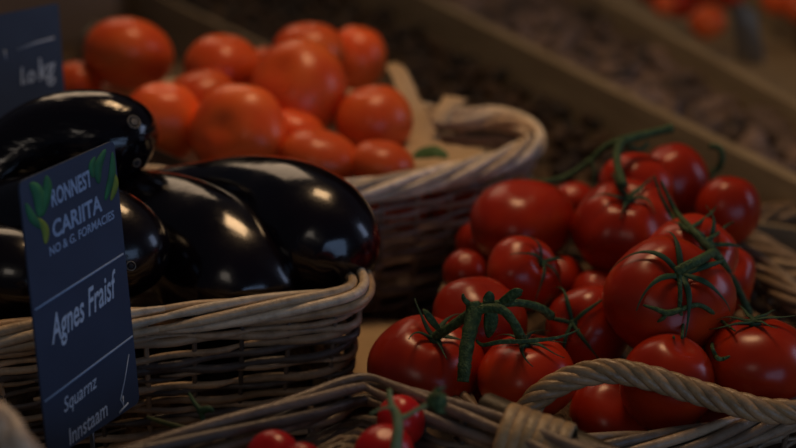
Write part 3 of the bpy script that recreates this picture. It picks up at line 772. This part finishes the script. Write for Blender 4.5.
def blob_mesh(kind, seed, m):
    rr = random.Random(seed); mb = MB(); NU, NV = 14, 9; vs = []; ph = rr.uniform(0, 6)
    for i in range(NV + 1):
        t = PI * i / NV
        for j in range(NU):
            g = 2 * PI * j / NU; s = math.sin(t) * (1 + .12 * math.sin(2 * g + ph) + rr.uniform(-.03, .03)); z = math.cos(t)
            if kind == 'shallot': z = z * 1.05 + (.7 * max(0, z) ** 6) - .15 * max(0, -z) ** 6
            else: z = z * .72 + .22 * max(0, z) ** 5; 
            vs.append(Vector((s * math.cos(g), s * math.sin(g), z)))
    fs = [(i * NU + j, (i + 1) * NU + j, (i + 1) * NU + (j + 1) % NU, i * NU + (j + 1) % NU) for i in range(NV) for j in range(NU)]
    mb.add(vs, fs); o = mb.build(kind, M[m]); return o
def strew(kind, m, near, far, z, count, smin, smax, label, group, seed):
    rr = random.Random(seed); protos = [blob_mesh(kind, seed + i, m) for i in range(4)]; placed = []; first = list(protos); tries = 0
    while len(placed) < count and tries < 60000:
        tries += 1
        u = rr.uniform(.02, .98); v = rr.uniform(.07, .90); s = rr.uniform(smin, smax)
        p = quadpt(near, far, u, v); p = Vector((p.x, p.y, z + rr.uniform(0, .012)))
        q = p - CAM; dd = q.dot(FWD); px = 398 + q.dot(RT) / dd * F; py = 224 - q.dot(UPV) / dd * F
        if not (-20 < px < 816 and -20 < py < 460): continue
        if hidden(px, py): continue
        if any((p - a).length < (s + b_) * .86 for a, b_ in placed): continue
        placed.append((p, s))
        o = first.pop() if first else rr.choice(protos).copy()
        if o.name not in COL.objects: COL.objects.link(o)
        o.location = p; o.scale = (s, s, s); o.rotation_euler = (rr.uniform(-1.2, 1.2), rr.uniform(-1.2, 1.2), rr.uniform(0, 6.28))
        tag(o, label, kind, group)
    print('CARD strew', kind, len(placed))
def hidden(px, py):
    # behind the baskets, heaps and cards
    if px < 400 and py > 60: return True
    if px < 545 and py > 118: return True
    if px > 470 and py > 175 and px < 745: return True
    if px < 66: return True
    return any(((px - t.px) / t.rx) ** 2 + ((py - t.py) / t.ry) ** 2 < .8 for t in toms)
strew('chestnut', 'chestnut', LC, LA, .028, 290, .008, .014, 'small dark brown chestnut in the crate right behind the baskets', 'chestnuts in the first crate', 11)
strew('shallot', 'shallot', LA, LB, .032, 290, .013, .021, 'greyish brown shallot in the second crate behind the baskets', 'shallots in the second crate', 23)

# tomatoes of the furthest crate, cream sheet and card boxes
def far_tom(px, py, z, r, label, k, m='tomato_o'):
    t = Tom(); t.__dict__.update(dict(px=px, py=py, rx=r, ry=r * .88, z=z, label=label, off=(.2 * (k % 3 - 1), .5), cal=False, m=m, lob=.02, nl=5, dim=.12, group='tomatoes in the furthest crate', away=1, L=.8, curl=.5))
    t.d = dz(px, py, z); make_tomato(t)
for k, q in enumerate([(652, -12, 'red tomato at the top edge, leftmost in the furthest crate', 'tomato'), (680, 2, 'red tomato in the furthest crate, second from its left end', 'tomato'), (664, 4, 'small orange tomato by the board of the furthest crate', 'tomato_o'),
                       (708, 22, 'rusty orange tomato against the board of the furthest crate, left of the cream sheet', 'tomato_o'), (728, -8, 'red tomato behind the rusty orange one at the top edge', 'tomato'), (700, -10, 'dark red tomato at the top edge, behind the two by the board', 'tomato')]):
    far_tom(q[0], q[1], .055 + (.02 if q[1] < 0 else 0), 17 if k != 2 else 12, q[2], k, q[3])
for k, q in enumerate([(778, -2), (800, 6)]):
    far_tom(q[0], q[1], .07, 17, ['orange tomato at the top right corner, beside the cream sheet', 'orange tomato in the very corner at the top right'][k], k)
def sheet(name, rows, m, label=None, cat=None, sub=5, amp=.002, seed=1, thick=.0008, group=None):
    """rows of world points -> crumpled sheet"""
    rr = random.Random(seed); nr = len(rows); nc = len(rows[0])
    cols = [catmull([rows[i][j] for i in range(nr)], sub) for j in range(nc)]
    g = [catmull([cols[j][i] for j in range(nc)], sub) for i in range(len(cols[0]))]
    h, w = len(g), len(g[0]); vs = [g[i][j] + Vector([rr.uniform(-amp, amp) for _ in range(3)]) for i in range(h) for j in range(w)]
    fs = [(i * w + j, i * w + j + 1, (i + 1) * w + j + 1, (i + 1) * w + j) for i in range(h - 1) for j in range(w - 1)]
    o0 = vs[0].copy(); mb = MB(); mb.add(vs, fs); o = mb.build(name, M[m], origin=o0)
    md = o.modifiers.new('solid', 'SOLIDIFY'); md.thickness = thick
    return tag(o, label, cat, group)
sheet('paper_sheet', [[PZ(728, 8, .12), PZ(742, 4, .13), PZ(756, 10, .11)], [PZ(735, 32, .085), PZ(746, 30, .09), PZ(760, 32, .085)], [PZ(733, 60, .03), PZ(748, 64, .03), PZ(764, 64, .03)]], 'paper_pale',
      'cream paper sheet standing between tomatoes in the furthest crate', 'paper')
# kraft liner of the back basket
sheet('kraft_paper', [[P(386, 66, 1.56), P(394, 63, 1.56), P(404, 66, 1.555)], [P(398, 92, 1.53), P(408, 92, 1.53), P(419, 96, 1.53)], [P(404, 118, 1.50), P(416, 118, 1.50), P(428, 118, 1.505)],
      [P(402, 140, 1.475), P(420, 138, 1.475), P(437, 134, 1.49)], [P(396, 165, 1.42), P(420, 160, 1.42), P(443, 152, 1.45)]], 'paper',
      'tan kraft paper flap standing upright beside the right tomatoes of the back basket', 'paper', amp=.0012)
sheet('kraft_paper', [[P(444, 96, 1.50), P(456, 97, 1.50), P(468, 99, 1.50)], [P(436, 110, 1.48), P(446, 112, 1.48), P(456, 110, 1.49)], [P(430, 122, 1.47), P(440, 124, 1.47), P(450, 122, 1.48)]], 'paper',
      'small torn corner of kraft paper poking up over the rim of the back basket', 'paper', amp=.001)
sheet('kraft_paper', [[P(404, 142, 1.44), P(440, 143, 1.43), P(478, 148, 1.41)], [P(398, 158, 1.41), P(440, 156, 1.41), P(492, 158, 1.39)], [P(392, 180, 1.37), P(430, 176, 1.37), P(480, 168, 1.37)]], 'paper',
      'flat tan kraft paper lining the inside of the back basket', 'paper', amp=.001)
sheet('kraft_paper', [[P(320, 318, 1.36), P(370, 318, 1.36), P(420, 322, 1.35)], [P(315, 350, 1.25), P(365, 350, 1.25), P(410, 352, 1.25)], [P(310, 400, 1.165), P(350, 400, 1.165), P(400, 400, 1.165)]], 'paper',
      'tan kraft paper on the table between the eggplant basket and the vine tomatoes', 'paper', amp=.0008)
lf = MB()
lp_ = [P(413, 157, 1.385), P(424, 153, 1.385), P(436, 152, 1.382), P(448, 157, 1.38)]
q = catmull(lp_, 6); lf.tube(q, [max(.0006, .0065 * math.sin(PI * (i + .3) / len(q)) ** .7) for i in range(len(q))], 8, flat=([(UPV * .5 - FWD)] * len(q), .12))
tag(lf.build('leaf', M['leaf'], origin=lp_[1]), 'small green leaf lying on the kraft paper in the back basket', 'leaf')
def mound(loop, zlo, zhi, m, name, label, cat, kind=None, shrink=.86, seed=4):
    # padding that fills a basket under its produce
    rr = random.Random(seed); cv = catmull([Vector((p.x, p.y, 0)) for p in loop], 6, True); C0 = sum(cv, Vector()) / len(cv)
    n = len(cv); K = 12; vs = [Vector((C0.x, C0.y, zhi))]; fs = []
    for k in range(1, K + 1):
        f = k / K
        for p in cv:
            q = C0 + (p - C0) * (shrink * f); vs.append(Vector((q.x, q.y, zlo + (zhi - zlo) * (1 - f ** 3) + rr.uniform(-.003, .003))))
    for j in range(n): fs.append((0, 1 + j, 1 + (j + 1) % n))
    for k in range(K - 1):
        for j in range(n):
            a = 1 + k * n; fs.append((a + j, a + n + j, a + n + (j + 1) % n, a + (j + 1) % n))
    mb = MB(); mb.add(vs, fs); return tag(mb.build(name, M[m], origin=C0 + Vector((0, 0, zlo))), label, cat, None, kind)
mound(B2L, .05, .112, 'paper', 'kraft_paper', 'crumpled kraft paper padding beneath the heap of orange tomatoes', 'paper')
mound(B3L, .025, .068, 'bed', 'packing_straw', 'added shade-dark straw under the heap of vine tomatoes', 'straw', 'stuff')  # added support; its dark colour stands in for shade between the tomatoes
mound(B1L, .02, .075, 'bed', 'packing_straw', 'added shade-dark straw under the eggplants in the front left basket', 'straw', 'stuff')  # same added support, coloured dark as the shade below the eggplants
# dark slat in the back basket
a, b_ = P(128, 146, 1.405), P(218, 186, 1.36)
mb = MB(); d = (b_ - a).normalized(); u = (UPV - d * UPV.dot(d)).normalized(); w = d.cross(u)
mb.box((a + b_) / 2, (b_ - a) / 2, u * .0085, w * .003)
tag(mb.build('wood_strip', M['darkslat'], smooth=False, origin=(a + b_) / 2, bevel=.001), 'dark brown strip of wood under the orange tomatoes at the left of the back basket', 'wood strip')
# card box and crumpled sheet at the upper left
bx0 = PZ(88, 44, 0)
boxthing('cardboard_box', (bx0.x - .165, bx0.y + .15, TB + .13), .21, .14, .129, 'greybox', 'large grey brown cardboard box at the upper left behind the tomatoes', 'box', bev=.004)
sheet('paper_sheet', [[PZ(92, 26, .10), PZ(104, 22, .12), PZ(118, 30, .09)], [PZ(78, 44, .08), PZ(94, 42, .09), PZ(108, 46, .08)], [PZ(66, 76, .0), PZ(84, 78, .0), PZ(100, 80, .0)]], 'paper_pale',
      'crumpled pale sheet beside the upper slate card, behind the largest orange tomato', 'paper', amp=.004, seed=5)

# ------------------------------------------------------------------ light
def area(name, loc, target, size, size_y, power, col):
    l = bpy.data.lights.new(name, 'AREA'); l.shape = 'RECTANGLE'; l.size = size; l.size_y = size_y; l.energy = power; l.color = col
    o = bpy.data.objects.new(name, l); COL.objects.link(o); o.location = loc
    o.rotation_euler = (Vector(target) - Vector(loc)).to_track_quat('-Z', 'Y').to_euler(); return o
area('warm_lamp', (.05, 1.5, 1.25), (0, 1.3, .1), .34, .34, 5.6, (1, .66, .36))
area('window_light', (1.9, 1.3, .75), (0, 1.2, .1), .6, .8, 4.4, (.55, .68, 1))
area('front_window', (.75, -.6, .32), (-.1, 1.15, .1), 1.2, .8, 5.0, (.42, .62, 1))
area('fill_lamp', (-.55, -.35, 1.0), (-.15, 1.1, .1), .35, .35, .9, (1, .86, .72))  # soft fill added to brighten the eggplant basket wall, no lamp of the place
area('back_glow', (-.8, 3.6, 1.9), (0, 2.0, 0), 1.2, 1.2, 9, (1, .74, .50))
wd = bpy.data.worlds.new('world'); scn.world = wd; wd.use_nodes = True
wd.node_tree.nodes['Background'].inputs[0].default_value = (.55, .62, .85, 1); wd.node_tree.nodes['Background'].inputs[1].default_value = .045
scn.view_settings.view_transform = 'Standard'; scn.view_settings.look = 'None'; scn.view_settings.exposure = -.16; scn.view_settings.gamma = .9
